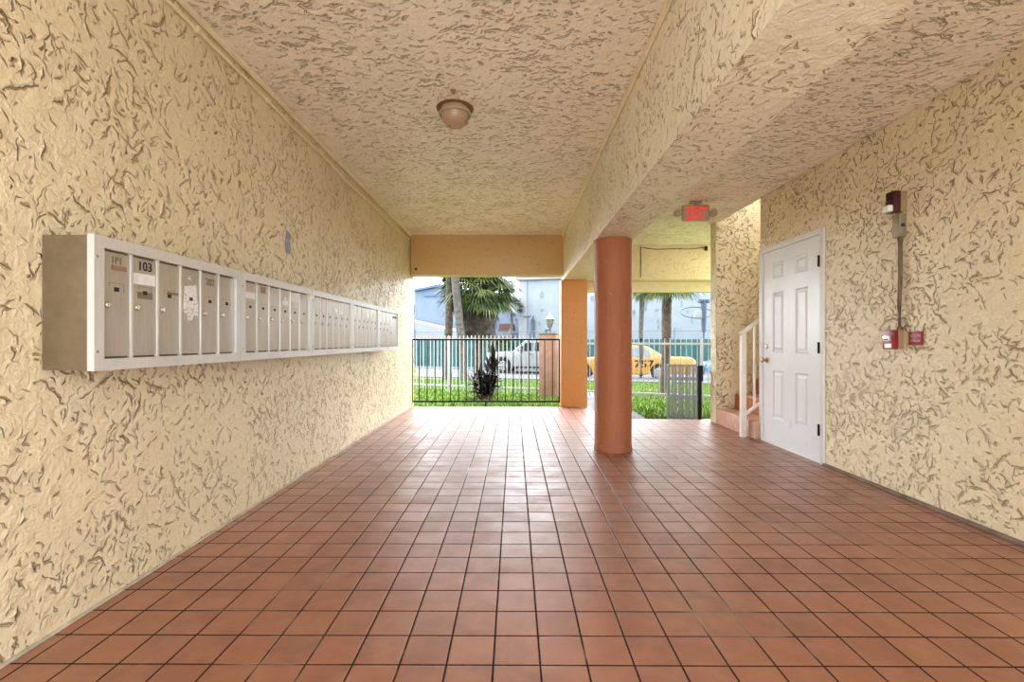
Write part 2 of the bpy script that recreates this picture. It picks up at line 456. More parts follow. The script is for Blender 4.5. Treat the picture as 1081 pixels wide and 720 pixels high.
# ------------------------------------------------------------------ building shell
def sbox(name, mat, *bx, bev=0., label=None):
    m = MB()
    for q in (bx if isinstance(bx[0], (tuple, list)) else [bx]): m.box(*q, bev=bev)
    return struct(m.build(name, mat), label)
YB = -1.5
sbox('floor', M['tile'], (-1.75, 1.24, YB, 7.85, -.12, 0), (1.24, 3.1, YB, 6.62, -.12, 0))
sbox('wall_left', M['wall'], (-1.96, -1.718, YB, 8.11, -.1, 2.95), bev=.012)
sbox('wall_right', M['wall_r'], (2.72, 2.95, YB, 4.175, -.1, 3.0), (2.72, 2.95, 4.175, 5.25, 2.09, 3.0))
sbox('wall_stair', M['wall_r'], (2.66, 5.6, 6.27, 6.44, -.1, 4.6), bev=.012)
sbox('wall_stairwell_end', M['wall_r'], (5.45, 5.6, 5.0, 6.27, -.1, 4.6))
sbox('wall_stairwell_side', M['wall_r'], (2.96, 5.45, 5.08, 5.23, -.1, 4.6))
sbox('stairwell_sky_blocker', M['lintel'], (2.66, 4.7, 5.08, 6.44, 4.6, 4.75))  # unseen slab added to cut the sky light on the stair wall
sbox('ceiling', M['ceil'], (-1.96, 1.0, YB, 8.11, 2.835, 3.0))
sbox('ceiling_right', M['ceil'], (1.0, 2.715, YB, 8.11, 2.665, 3.0), (2.715, 3.6, 6.44, 8.11, 2.665, 3.0))
sbox('roof_slab', M['lintel'], (-2.2, 2.70, YB - .2, 8.2, 3.0, 3.2))
sbox('beam', M['beam'], (.805, 1.185, YB, 8.11, 2.10, 2.9), bev=.012, label='deep stucco beam running the length of the passage')
sbox('header_beam', M['header'], (-1.71, .806, 7.79, 8.11, 2.18, 2.84), bev=.008, label='shade-darkened header beam over the left opening')
sbox('header_beam.001', M['header_r'], (1.184, 3.6, 7.79, 8.10, 2.095, 2.67), bev=.008, label='cream header beam over the right opening')
sbox('lintel', M['lintel'], (1.184, 3.6, 8.101, 8.30, 1.935, 2.40), label='smooth cream lintel under the right header beam')
# thin rounded plaster fillets where walls and ceiling meet
for nm, pts in (('trim_1', ((-1.70, YB, 2.825), (-1.70, 7.79, 2.825))), ('trim_2', ((.797, YB, 2.828), (.797, 7.79, 2.828)))):
    m = MB(); m.tube(pts, .02, 8); struct(m.build(nm, M['cable']))
m = MB(); m.box(-1.72, -1.703, .4, 7.85, 0, .010, bev=.004); struct(m.build('baseboard_left', plain('pale_mortar_line', (.52, .46, .36), .8, var=.2)))
m = MB(); m.box(2.69, 2.73, 1.2, 4.16, 0, .02, bev=.006); struct(m.build('baseboard_right', plain('grey_mortar_line', (.22, .17, .13), .9, var=.2)))

# round column and square pillar
m = MB(); m.lathe([(0, 0), (.190, 0), (.190, .03), (.184, .06), (.184, 2.06), (.189, 2.075), (.189, 2.1), (0, 2.1)], n=64)
tag(m.build('round_column', M['column'], loc=(.99, 4.765, 0)), 'round terracotta painted column standing mid passage under the long beam', 'column')
m = MB(); m.box(-.218, .218, 0, .30, 0, 2.10, bev=.012)
tag(m.build('square_pillar', M['pillar'], loc=(.985, 7.80, 0)), 'square orange stucco pillar at the end of the long beam', 'pillar')

# ------------------------------------------------------------------ stairs, handrail
st = thing('staircase', 'pink tiled steps rising to the right beyond the white door', 'stairs', (2.66, 5.25, 0))
for k in range(4):
    m = MB(); x0 = .262 * k
    m.box(x0, x0 + .29, 0, 1.015, 0 if k == 0 else .2 * k - .02, .2 * (k + 1), bev=.012)
    stp = m.build('step', M['stair'], st)
    if k:
        m = MB(); m.box(x0 - .012, x0 + .002, .01, 1.01, .2 * k + .002, .2 * k + .185); m.build('riser', M['riser'], stp)
hr = thing('handrail', 'white steel handrail at the foot of the steps beside the white door', 'handrail', (2.60, 5.40, 0))
m = MB(); m.box(-.028, .028, -.028, .028, 0, 1.18, bev=.006); m.build('post', M['railwhite'], hr)
def barM(a, b, w, h):
    m = MB(); a, b = Vector(a), Vector(b); L = (b - a).length
    q = (b - a).to_track_quat('X', 'Z').to_matrix().to_4x4()
    m.box(0, L, -w / 2, w / 2, -h / 2, h / 2, bev=.005, M=Matrix.Translation(a) @ q); return m
barM((-.04, 0, 1.165), (1.05, 0, 1.165 + 1.09 * .72), .045, .035).build('top_rail', M['railwhite'], hr)
barM((.02, 0, .255), (1.05, 0, .255 + 1.03 * .72), .03, .03).build('bottom_rail', M['railwhite'], hr)
for k in range(1, 8):
    x = .13 * k
    m = MB(); m.box(x - .011, x + .011, -.011, .011, .255 + (x - .02) * .72, 1.165 + (x + .04) * .72, bev=.003); m.build('baluster', M['railwhite'], hr)

# ------------------------------------------------------------------ white six panel door
dr = thing('door_1', 'white six-panel door in a white frame in the right wall', 'door', (2.72, 4.16, 0))
dr['kind'] = 'structure'
m = MB()  # local: y along the wall, -x into the passage
for q in ((-.016, .12, 0, .052, 0, 2.095), (-.016, .12, 1.038, 1.09, 0, 2.095), (-.016, .12, .052, 1.038, 2.040, 2.095)): m.box(*q, bev=.005)
m.box(.028, .12, .052, .066, 0, 2.04); m.box(.028, .12, 1.024, 1.038, 0, 2.04); m.box(.028, .12, .052, 1.038, 2.026, 2.04)
m.build('door_frame', M['framewhite'], dr)
m = MB(); m.box(-.008, .12, .053, 1.037, .001, .014, bev=.004); m.build('threshold', M['alu'], dr)
def leaf():
    m = MB(); b = m.b
    ys = [.054, .255, .455, .615, .830, 1.036]; zs = [.016, .27, .79, .965, 1.605, 1.735, 1.92, 2.038]
    ys = [.056, .240, .455, .640, .855, 1.034]
    X = .004
    V = {}
    def g(y, z, x):
        k = (round(y, 4), round(z, 4), round(x, 4))
        if k not in V: V[k] = b.verts.new((x, y, z))
        return V[k]
    for i in range(5):
        for j in range(7):
            y0, y1, z0, z1 = ys[i], ys[i + 1], zs[j], zs[j + 1]
            if i in (1, 3) and j in (1, 3, 5):
                prev = (y0, y1, z0, z1, X)
                for ins, x in ((.008, X + .0), (.022, X + .011), (.034, X + .011), (.056, X + .003)):
                    cur = (y0 + ins, y1 - ins, z0 + ins, z1 - ins, x)
                    P = [(prev[0], prev[2]), (prev[1], prev[2]), (prev[1], prev[3]), (prev[0], prev[3])]
                    Q = [(cur[0], cur[2]), (cur[1], cur[2]), (cur[1], cur[3]), (cur[0], cur[3])]
                    for k in range(4):
                        b.faces.new((g(*P[k], prev[4]), g(*P[(k + 1) % 4], prev[4]), g(*Q[(k + 1) % 4], cur[4]), g(*Q[k], cur[4])))
                    prev = cur
                b.faces.new([g(*k, prev[4]) for k in ((prev[0], prev[2]), (prev[1], prev[2]), (prev[1], prev[3]), (prev[0], prev[3]))])
            else:
                b.faces.new((g(y0, z0, X), g(y1, z0, X), g(y1, z1, X), g(y0, z1, X)))
    # back and rim
    m.box(X + .0125, X + .04, ys[0], ys[-1], zs[0], zs[-1])
    for q in ((ys[0], ys[0] + .0), ):
        pass
    for a, c in (((ys[0], zs[0]), (ys[-1], zs[0])), ((ys[0], zs[-1]), (ys[-1], zs[-1])), ((ys[0], zs[0]), (ys[0], zs[-1])), ((ys[-1], zs[0]), (ys[-1], zs[-1]))):
        b.faces.new((b.verts.new((X, *a)), b.verts.new((X, *c)), b.verts.new((X + .02, *c)), b.verts.new((X + .02, *a))))
    return m
lf = leaf().build('door_leaf', M['doorwhite'], dr, smooth=False)
def knob(y, z, parent, name, k=1.):
    m = MB(); Mx = Matrix.Translation((.004, y, z)) @ Matrix.Rotation(R(-90), 4, 'Y')
    if name == 'doorknob':
        m.lathe([(0, 0), (.030, 0), (.030, .004), (.012, .010), (.011, .030), (.022, .036), (.028, .048), (.024, .060), (.010, .066), (0, .066)], n=24, M=Mx)
    else:
        m.lathe([(0, 0), (.027, 0), (.027, .008), (.020, .014), (.008, .016), (0, .016)], n=24, M=Mx)
    m.build(name, M['brass'] if name == 'doorknob' else M['steel'], parent)
knob(.965, .885, lf, 'doorknob'); knob(.965, 1.03, lf, 'deadbolt')
for z in (.30, 1.03, 1.80):
    m = MB(); m.cyl((-.020, .056, z - .05), (-.020, .056, z + .05), .010, n=10); m.box(-.020, .004, .0525, .0565, z - .045, z + .045); m.box(-.0005, .003, .040, .075, z - .045, z + .045)
    m.build('hinge', M['black'], dr)

# ------------------------------------------------------------------ mailboxes along the left wall
XF, XW = -1.537, -1.720
Z0, Z1 = .984, 1.476
def PM(y, z):  # place text/marks on the mailbox face: faces +x, reads along +y
    return Matrix.Translation((XF + .0005, y, z)) @ Matrix(((0, 0, 1, 0), (1, 0, 0, 0), (0, 1, 0, 0), (0, 0, 0, 1)))
def mailbox(y0, y1, label, doors, marks, locker=None, seed=0):
    rn = random.Random(seed)
    t = thing('mailbox_unit', label, 'mailbox', (XW, (y0 + y1) / 2, Z0), 0, 'wall mailbox units')
    inv = Matrix.Translation((-XW, -(y0 + y1) / 2, -Z0))
    def put(m, name, mat, parent, smooth=True):
        bmesh.ops.transform(m.b, matrix=inv, verts=m.b.verts)
        return m.build(name, mat, parent, smooth=smooth)
    g = .0015
    m = MB(); m.box(XW + .004, XF - .012, y0 + g, y1 - g, Z0, Z1, bev=.003); put(m, 'cabinet', M['boxside'], t)
    fw = .043
    m = MB(); xa, xb = XF - .014, XF + .012
    # mitred frame
    def bar(p, q, r_, s_):
        vs = []
        for x in (xa, xb):
            for (y, z) in (p, q, r_, s_): vs.append(m.b.verts.new((x, y, z)))
        for f in ((0, 1, 2, 3), (7, 6, 5, 4), (0, 4, 5, 1), (1, 5, 6, 2), (2, 6, 7, 3), (3, 7, 4, 0)): m.b.faces.new([vs[k] for k in f])
    a, c, e, h = y0 + g, y1 - g, Z0 - .004, Z1 + .004
    bar((a, e), (c, e), (c - fw, e + fw), (a + fw, e + fw)); bar((a, h), (c, h), (c - fw, h - fw), (a + fw, h - fw))
    bar((a, e), (a, h), (a + fw, h - fw), (a + fw, e + fw)); bar((c, e), (c, h), (c - fw, h - fw), (c - fw, e + fw))
    put(m, 'frame', M['alu'], t, False)
    ya, yb = y0 + fw, y1 - fw
    za, zb = Z0 + fw - .004, Z1 - fw + .004
    if locker: yb_d = ya + (yb - ya) * locker
    else: yb_d = yb
    w = (yb_d - ya) / doors
    for k in range(doors):
        d0, d1 = ya + k * w, ya + (k + 1) * w
        m = MB(); m.box(XF - .012, XF - .001, d0 + .007, d1 - .007, za + .008, zb - .008, bev=.002)
        dm = put(m, 'mailbox_door', M['boxdoor'], t)
        m = MB(); Mx = Matrix.Translation((XF - .001, d0 + .024, 1.226)) @ Matrix.Rotation(R(90), 4, 'Y')
        m.lathe([(0, 0), (.0125, 0), (.0125, .010), (.0095, .013), (0, .013)], n=20, M=Mx)
        m.box(XF + .0115, XF + .0125, d0 + .0225, d0 + .0255, 1.221, 1.231)
        put(m, 'lock', M['steel'], dm)
        m = MB(); yc = (d0 + d1) / 2
        m.box(XF - .003, XF + .0008, yc - .011, yc + .011, 1.281, 1.297)
        put(m, 'viewing_slot', M['dark'], dm)
        m = MB()
        for q in ((yc - .034, yc + .034, 1.312, 1.3135), (yc + .033, yc + .0345, 1.276, 1.3135), (yc - .034, yc - .0325, 1.300, 1.3135)):
            m.box(XF - .002, XF - .0003, *q)
        put(m, 'slot_outline', M['greybox'], dm)
        for mk in marks.get(k, ()):
            if mk[0] == 'text':
                o = text_obj('door_number', mk[1], mk[2], M[mk[4] if len(mk) > 4 else 'dark'], dm, inv @ PM(yc + .0, mk[3]), .0006, .0006)
            elif mk[0] == 'paper':
                _, py, pz, pw, ph, mat = mk
                m = MB(); m.box(XF - .0012, XF + .0004, yc + py - pw / 2, yc + py + pw / 2, pz - ph / 2, pz + ph / 2)
                put(m, 'paper_label', M[mat], dm)
            elif mk[0] == 'torn':
                m = MB(); pts = [(-.042, .07), (.036, .085), (.040, .02), (.052, -.01), (.048, -.065), (.02, -.06), (.006, -.085), (-.02, -.09), (-.028, -.05), (-.046, -.075), (-.05, -.02)]
                m.prism([(yc + p, 1.275 + q) for p, q in pts], Matrix(((0, 0, 1, XF - .001), (1, 0, 0, 0), (0, 1, 0, 0), (0, 0, 0, 1))), .0014)
                put(m, 'torn_sticker', M['torn'], dm)
                m = MB(); Mx = Matrix.Translation((XF - .001, yc - .004, 1.385)) @ Matrix.Rotation(R(90), 4, 'Y')
                m.lathe([(0, 0), (.012, 0), (.012, .008), (0, .012)], n=18, M=Mx); put(m, 'button', M['steel'], dm)
    for k in range(doors - 1 + (1 if locker else 0)):
        y = ya + (k + 1) * w
        m = MB(); m.box(XF - .012, XF + .003, y - .0062, y + .0062, za - .004, zb + .004, bev=.002)
        put(m, 'divider', M['alu'], t)
    if locker:
        m = MB(); m.box(XF - .012, XF - .001, yb_d + .007, yb - .003, za + .006, zb - .006, bev=.003); od = put(m, 'outgoing_mail_door', M['boxdoor'], t)
        m = MB(); m.box(XF - .003, XF + .001, yb_d + .14, yb - .03, 1.375, 1.405); put(m, 'mail_slot', M['dark'], od)
        m = MB(); m.box(XF - .002, XF + .001, yb_d + .03, yb_d + .11, 1.27, 1.36); put(m, 'paper_label', M['paper'], od)
        m = MB(); Mx = Matrix.Translation((XF - .001, yb_d + .05, 1.19)) @ Matrix.Rotation(R(90), 4, 'Y')
        m.lathe([(0, 0), (.012, 0), (.012, .010), (0, .012)], n=18, M=Mx); put(m, 'lock', M['steel'], od)
    for z in (1.40, 1.05):
        m = MB(); Mx = Matrix.Translation((XF + .004, y0 + .012, z)) @ Matrix.Rotation(R(90), 4, 'Y')
        m.lathe([(0, 0), (.007, 0), (.006, .010), (0, .011)], n=12, M=Mx); put(m, 'screw', M['steel'], t)
    return t
U = [1.71, 2.638, 3.563, 4.459, 5.33, 6.235]
mailbox(U[0], U[1], 'nearest aluminium mailbox unit, with 103 and a torn white sticker on its doors', 6,
        {0: [('text', '1P1', .036, 1.400, 'greybox'), ('paper', .012, 1.372, .07, .018, 'beigebox')],
         1: [('text', '103', .052, 1.397), ('paper', -.004, 1.345, .118, .045, 'paper'), ('paper', 0, 1.278, .08, .028, 'greybox')],
         2: [('paper', .02, 1.302, .07, .012, 'greybox')],
         3: [('torn',)], 4: [('text', '202', .048, 1.385, 'greybox')]}, seed=1)
mailbox(U[1], U[2], 'second aluminium mailbox unit from the camera, with a white sheet on its fifth door', 6,
        {0: [('paper', .0, 1.355, .10, .036, 'paper')], 1: [('paper', 0, 1.40, .06, .04, 'beigebox')],
         3: [('paper', 0, 1.345, .075, .028, 'paper'), ('paper', 0, 1.372, .02, .02, 'paper')], 4: [('paper', 0, 1.395, .125, .06, 'paper')]}, seed=2)
mailbox(U[2], U[3], 'middle aluminium mailbox unit of the five on the wall', 6,
        {3: [('paper', 0, 1.355, .05, .03, 'paper')], 4: [('paper', 0, 1.34, .05, .028, 'paper')]}, seed=3)
mailbox(U[3], U[4], 'fourth aluminium mailbox unit from the camera, with a tall white sheet on its third door', 6,
        {0: [('paper', 0, 1.355, .05, .03, 'paper')], 2: [('paper', 0, 1.375, .12, .09, 'paper')], 3: [('paper', 0, 1.35, .05, .03, 'paper')]}, seed=4)
mailbox(U[4], U[5], 'farthest aluminium mailbox unit, with a black slot in its wide door', 3,
        {0: [('paper', 0, 1.365, .08, .02, 'paper'), ('paper', 0, 1.33, .08, .03, 'paper')]}, locker=.55, seed=5)

# small faded sticker on the left wall, cable under the ceiling, hole in header
m = MB(); m.prism([(-.035, -.075), (.03, -.09), (.042, -.03), (.03, .02), (.045, .06), (-.02, .085), (-.03, .03), (-.042, -.02)], Matrix(((0, 0, 1, 0), (1, 0, 0, 0), (0, 1, 0, 0), (0, 0, 0, 1))), .002)
tag(m.build('sticker', M['faded'], loc=(-1.711, 3.57, 1.84)), 'small faded blue sticker on the left wall above the mailboxes', 'sticker')
cb = thing('wall_cable', 'cream painted cable clipped along the top of the left wall', 'cable', (-1.70, 4.5, 2.74))
pts = []; rr = random.Random(3)
for i in range(60):
    y = .6 + (7.72 - .6) * i / 59
    dz = .075 + .055 * min(1, max(0, (y - 2) / 4)) + .010 * math.sin(y * 4.1) * (y > 3.6) + .006 * math.sin(y * 1.7)
    if y > 7.3: dz -= .05 * (y - 7.3) / .4
    pts.append((-.001, y - 4.5, 2.835 - dz - 2.74))
m = MB(); m.tube(pts, .0105, 8); m.build('cable_run', M['cable'], cb)
for y in (1.7, 2.5, 3.2, 4.05, 4.9, 5.7, 6.6):
    i = min(59, max(0, round((y - .6) / (7.12) * 59))); p = pts[i]
    m = MB(); m.box(p[0] - .012, p[0] + .013, p[1] - .012, p[1] + .012, p[2] - .016, p[2] + .016, bev=.004); m.build('clip', M['cable'], cb)
m = MB(); m.cyl((-1.62, 7.789, 2.275), (-1.62, 7.780, 2.275), .022, n=20); tag(m.build('vent_hole_cap', M['dark']), 'small dark round hole at lower left of the left header beam', 'hole cap')

# ------------------------------------------------------------------ ceiling lamp
cl = thing('ceiling_lamp', 'round flush ceiling lamp with a tan glass dome', 'lamp', (-.445, 3.55, 2.835))
m = MB(); m.lathe([(0, 0), (.100, 0), (.112, -.018), (.121, -.040), (.121, -.052), (.113, -.054), (.108, -.046), (0, -.046)], n=48); m.build('rim', M['lampring'], cl)
m = MB(); m.lathe([(.104, -.046), (.102, -.066), (.090, -.100), (.066, -.126), (.034, -.140), (0, -.144)], n=48); m.build('glass_dome', M['lampglass'], cl)
m = MB(); m.lathe([(0, -.0005), (.135, -.0005), (.140, -.002), (0, -.002)], n=32); m.build('stain_ring', M['grime'], cl)
m = MB(); m.lathe([(0, 0), (.018, 0), (.016, -.012), (.010, -.014), (.010, -.024), (0, -.026)], n=14)
tag(m.build('ceiling_bolt', M['grime'], loc=(-.425, 3.29, 2.835)), 'short rusty bolt stub in the ceiling in front of the lamp', 'bolt')

# ------------------------------------------------------------------ EXIT sign
ex = thing('exit_sign', 'red EXIT sign with two lamp heads hanging from the right ceiling', 'sign', (2.045, 5.36, 2.665))
m = MB(); m.box(-.06, .06, -.035, .035, -.022, 0, bev=.004); m.cyl((0, 0, -.02), (0, 0, -.045), .018, n=14); m.build('canopy', M['greybox'], ex)
m = MB(); m.box(-.153, .153, -.028, .028, -.218, -.042, bev=.022, seg=4); bd = m.build('housing', M['exitbody'], ex)
for i, (ch, x) in enumerate(zip('EXIT', (-.088, -.026, .034, .086))):
    text_obj('letter', ch, .222, M['exitred'], bd, Matrix.Translation((x, -.030, -.148)) @ Matrix.Rotation(R(90), 4, 'X') @ Matrix.Diagonal((.47, 1, 1, 1)), .002, .003)
for sx in (-1, 1):
    m = MB(); m.cyl((sx * .150, 0, -.130), (sx * .175, 0, -.130), .012, n=12)
    Mx = Matrix.Translation((sx * .200, .012, -.130)) @ Matrix.Rotation(R(90), 4, 'X')
    m.lathe([(0, -.03), (.028, -.028), (.040, -.008), (.042, .036), (.036, .042), (0, .040)], n=24, M=Mx)
    m.build('lamp_head', M['exitbody'], ex)

# wire and junction box on right header
wr = thing('header_wire', 'thin dark wire sagging along the cream header beam', 'wire', (2.6, 7.778, 2.60))
x0, x1 = 2.07, 3.12
pts = [(2.07 - 2.6, 0, -.47), (2.075 - 2.6, 0, -.2), (2.07 - 2.6, 0, .035)]
for i in range(1, 15):
    f = i / 14; pts.append((x0 + (x1 - x0) * f - 2.6, 0, .035 - .045 * math.sin(f * math.pi * 1.0) - .012 * math.sin(f * 9)))
m = MB(); m.tube(pts, .007, 6); m.build('wire', M['darkwire'], wr)
m = MB(); m.box(.52, .56, -.03, .008, -.03, .04, bev=.004); m.build('junction_box', M['black'], wr)

# ------------------------------------------------------------------ fire alarm devices on the right wall
fa = thing('fire_alarm_strobe', 'maroon fire alarm strobe with conduit running down the right wall', 'fire alarm', (2.72, 3.33, 2.04))
m = MB(); m.box(-.040, 0, -.035, .040, -.05, .09, bev=.004); m.build('back_box', M['beigebox'], fa)
m = MB(); m.box(-.090, -.040, -.035, .040, -.055, .095, bev=.007); hb = m.build('horn_body', M['maroon'], fa)
m = MB()
for k in range(5): m.box(-.0925, -.089, -.022, .026, .035 + k * .011, .041 + k * .011)
m.build('horn_grille', M['black'], hb)
m = MB(); m.box(-.125, -.085, -.030, .034, -.050, -.002, bev=.014, seg=3); m.build('strobe_lens', M['lens'], hb)
m = MB(); m.box(-.050, 0, -.030, .030, -.225, -.062, bev=.005); jb = m.build('junction_box', M['greybox'], fa)
m = MB(); m.cyl((-.025, -.0295, -.145), (-.025, -.034, -.145), .013, n=14); m.build('knockout', M['dark'], jb)
m = MB(); m.tube([(-.018, .0, -.225), (-.018, .0, -.5), (-.022, .004, -.7), (-.020, .0, -.875)], .0125, 10); m.build('conduit', M['conduit'], fa)
m = MB(); m.cyl((-.018, 0, -.225), (-.018, 0, -.25), .017, n=12); m.cyl((-.02, 0, -.875), (-.02, 0, -.85), .017, n=12); m.build('coupling', M['darkwire'], fa)
ps = thing('fire_pull_station', 'red fire alarm pull station at the foot of the wall conduit', 'pull station', (2.72, 3.37, 1.10))
m = MB(); m.box(-.038, 0, -.05, .05, -.062, .062, bev=.004); m.build('back_box', M['beigebox'], ps)
m = MB(); m.box(-.072, -.038, -.052, .052, -.067, .067, bev=.006); pb = m.build('pull_body', M['red'], ps)
m = MB(); m.box(-.088, -.071, -.030, .030, -.010, .026, bev=.004); hd = m.build('pull_handle', M['steel'], pb)
m = MB(); m.box(-.089, -.0875, -.018, .018, -.003, .008); m.build('handle_recess', M['black'], hd)
m = MB(); m.box(-.0735, -.0715, -.030, .030, -.058, -.030); m.build('instruction_strip', M['lens'], pb)
sg = thing('wall_plate', 'small red plate on the right wall beside the pull station', 'plate', (2.72, 3.215, 1.108))
m = MB(); m.box(-.012, 0, -.055, .055, -.045, .045, bev=.004); pl = m.build('plate', M['red'], sg)
m = MB()
for z in (.018, -.016):
    for k, (a, w) in enumerate(((-.038, .006), (-.024, .010), (-.008, .006), (.006, .010), (.022, .008), (.036, .005))):
        m.box(-.0132, -.0115, a - w / 2, a + w / 2, z - .010 + (k % 2) * .003, z + .010 - (k % 3) * .003)
m.build('worn_marks', plain('worn_pink_print', (.62, .30, .32), .5), pl)

# ------------------------------------------------------------------ black railing at the end of the passage
fx0, fx1, fy = -1.735, .775, 7.98
fe = thing('railing', 'low black steel railing across the left opening', 'railing', (fx0, fy, -.05))
L = fx1 - fx0
m = MB(); m.box(0, L, -.014, .014, 1.150, 1.178, bev=.003); m.build('top_rail', M['black'], fe)
m = MB(); m.box(0, L, -.014, .014, .108, .136, bev=.003); m.build('bottom_rail', M['black'], fe)
for x in (.014, L - .014):
    m = MB(); m.box(x - .014, x + .014, -.014, .014, .10, 1.176, bev=.003); m.build('end_post', M['black'], fe)
m = MB(); m.box(L * .5 - .013, L * .5 + .013, -.013, .013, 0, .11, bev=.003); m.build('foot', M['black'], fe)
m = MB(); m.box(-.007, .007, -.007, .007, .12, 1.16); pk = m.build('picket', M['black'], fe, loc=(L / 19, 0, 0))
for k in range(2, 19):
    c = pk.copy(); COL.objects.link(c); c.parent = fe; c.location = (L * k / 19, 0, 0)

# ------------------------------------------------------------------ white picket fence and salmon pillar
A0, B0 = Vector((-2.53, 11.6)), Vector((3.755, 9.07))
FD = (B0 - A0).normalized(); FA = math.atan2(FD.y, FD.x)
def fpt(x):
    f = (x - A0.x) / (B0.x - A0.x); return A0 + (B0 - A0) * f
def picket_fence(xa, xb, label, posts, hi=0.):
    pa, pb = fpt(xa), fpt(xb); L = (pb - pa).length
    t = thing('picket_fence', label, 'fence', (pa.x, pa.y, -.12), FA, 'white steel picket fences')
    m = MB(); m.box(0, L, -.018, .018, .135, .175, bev=.003); m.build('bottom_rail', M['fencewhite'], t)
    m = MB(); m.box(0, L, -.018, .018, 1.135 + hi * 1.25, 1.175 + hi * 1.25, bev=.003); m.build('top_rail', M['fencewhite'], t)
    m = MB(); m.box(-.0085, .0085, -.0085, .0085, .06, 1.262 + hi); p0 = m.build('picket', M['fencewhite'], t, loc=(.05, 0, 0))
    n = int(L / .1)
    for k in range(1, n):
        c = p0.copy(); COL.objects.link(c); c.parent = t; c.location = (.05 + k * .1, 0, 0)
    for x in posts:
        q = (fpt(x) - pa).length
        m = MB(); m.box(q - .028, q + .028, -.028, .028, -.03, 1.25 + hi, bev=.004); m.build('post', M['fencewhite'], t)
picket_fence(-4.2, .56, 'white steel picket fence left of the salmon pillar', (-4.15, -1.55), .075)
picket_fence(.98, 6.4, 'white steel picket fence right of the salmon pillar', (1.1, 3.60, 6.35))
pp = fpt(.77)
gp = thing('gate_pillar', 'salmon gate pillar standing in the white picket fence', 'pillar', (pp.x, pp.y, -.16), FA)
m = MB(); m.box(-.185, .185, -.185, .185, 0, 1.40, bev=.01); m.build('shaft', M['salmon'], gp)
m = MB(); m.box(-.205, .205, -.205, .205, 1.40, 1.435, bev=.008); m.build('cap', M['stain'], gp)
ln = thing('post_lantern', 'small lantern on top of the salmon gate pillar', 'lantern', (pp.x, pp.y, 1.275))
m = MB(); m.lathe([(0, 0), (.05, 0), (.045, .02), (.014, .03), (.014, .09), (.03, .10), (0, .11)], n=14); m.build('stem', M['lanternmetal'], ln)
m = MB(); m.lathe([(0, .10), (.035, .105), (.085, .29), (0, .295)], n=8); m.build('glass', M['lanternglass'], ln)
m = MB()
for k in range(8):
    a = 2 * math.pi * k / 8
    m.tube([(.037 * math.cos(a), .037 * math.sin(a), .104), (.088 * math.cos(a), .088 * math.sin(a), .292)], .006, 5)
m.build('cage', M['lanternmetal'], ln)
m = MB(); m.lathe([(0, .286), (.105, .288), (.10, .30), (.05, .35), (.02, .37), (.012, .40), (.018, .42), (0, .45)], n=8); m.build('roof', M['fencewhite'], ln)

# ------------------------------------------------------------------ slatted bin on the right
bn = thing('litter_bin', 'grey slatted metal litter bin standing at the right edge of the tiles', 'bin', (2.40, 6.80, -.05), R(-14))
W, D, H = .40, .26, .80
for y in (-D / 2, D / 2):
    for k in range(9):
        if y > 0 and k % 2: continue
        x = -W / 2 + .018 + k * (W - .036) / 8
        m = MB(); hw_ = .0125 if y < 0 else .006; m.box(x - hw_, x + hw_, y - .004, y + .004, .02, H, bev=.002); m.build('slat', M['greyslat'], bn)
for k in range(3):
    y = -D / 2 + .07 + k * .06
    m = MB(); m.box(-W / 2 - .004, -W / 2 + .004, y - .014, y + .014, .02, H, bev=.002); m.build('slat', M['greyslat'], bn)
m = MB(); m.box(W / 2 + .002, W / 2 + .05, -D / 2 - .01, D / 2, 0, H - .01, bev=.006); m.box(W / 2 + .002, W / 2 + .066, -D / 2 - .018, -D / 2 + .06, H - .22, H, bev=.006)
m.build('side_panel', M['black'], bn)
for z in (.33, .60, H - .012, .03):
    m = MB()
    for q in ((-W / 2, W / 2, -D / 2 + .005, -D / 2 + .013), (-W / 2, W / 2, D / 2 - .013, D / 2 - .005), (-W / 2 + .005, -W / 2 + .013, -D / 2, D / 2)):
        m.box(q[0], q[1], q[2], q[3], z - .012, z + .012)
    m.build('hoop', M['greyslat'], bn)

# ------------------------------------------------------------------ plants
def blade(b, base, dirv, up, L, w, droop, n=5, fold=.25):
    """a strap leaf as a curved folded strip"""
    d = Vector(dirv).normalized(); side = d.cross(Vector((0, 0, 1)))
    if side.length < 1e-3: side = Vector((1, 0, 0))
    side.normalize(); prev = None; p = Vector(base)
    v = (d * (1 - up) + Vector((0, 0, up))).normalized()
    for i in range(n + 1):
        f = i / n; ww = w * math.sin(math.pi * min(1, .12 + .88 * f)) ** .8 if f < 1 else 0
        nrm = side.cross(v).normalized()
        row = [b.verts.new(p - side * ww + nrm * ww * fold), b.verts.new(p), b.verts.new(p + side * ww + nrm * ww * fold)]
        if prev:
            b.faces.new((prev[0], prev[1], row[1], row[0])); b.faces.new((prev[1], prev[2], row[2], row[1]))
        prev = row
        v = (v + Vector((0, 0, -droop / n))).normalized(); p = p + v * (L / n)
rp = random.Random(11)
px_, py_ = -.56, 9.40
tp = thing('ti_plant', 'dark purple ti plant on the lawn behind the black railing', 'plant', (px_, py_, gh(px_, py_) - .01))
stems = [(-.14, 0, .50), (.02, .04, .58), (.15, -.02, .66), (.0, -.10, .30), (.18, .06, .40), (-.24, .03, .30), (-.08, -.06, .38)]
m = MB()
for x, y, h in stems: m.tube([(x * .4, y * .4, 0), (x * .8, y * .8, h * .5), (x, y, h)], [.02, .017, .013], 6)
m.build('stem', M['bark'], tp)
m = MB()
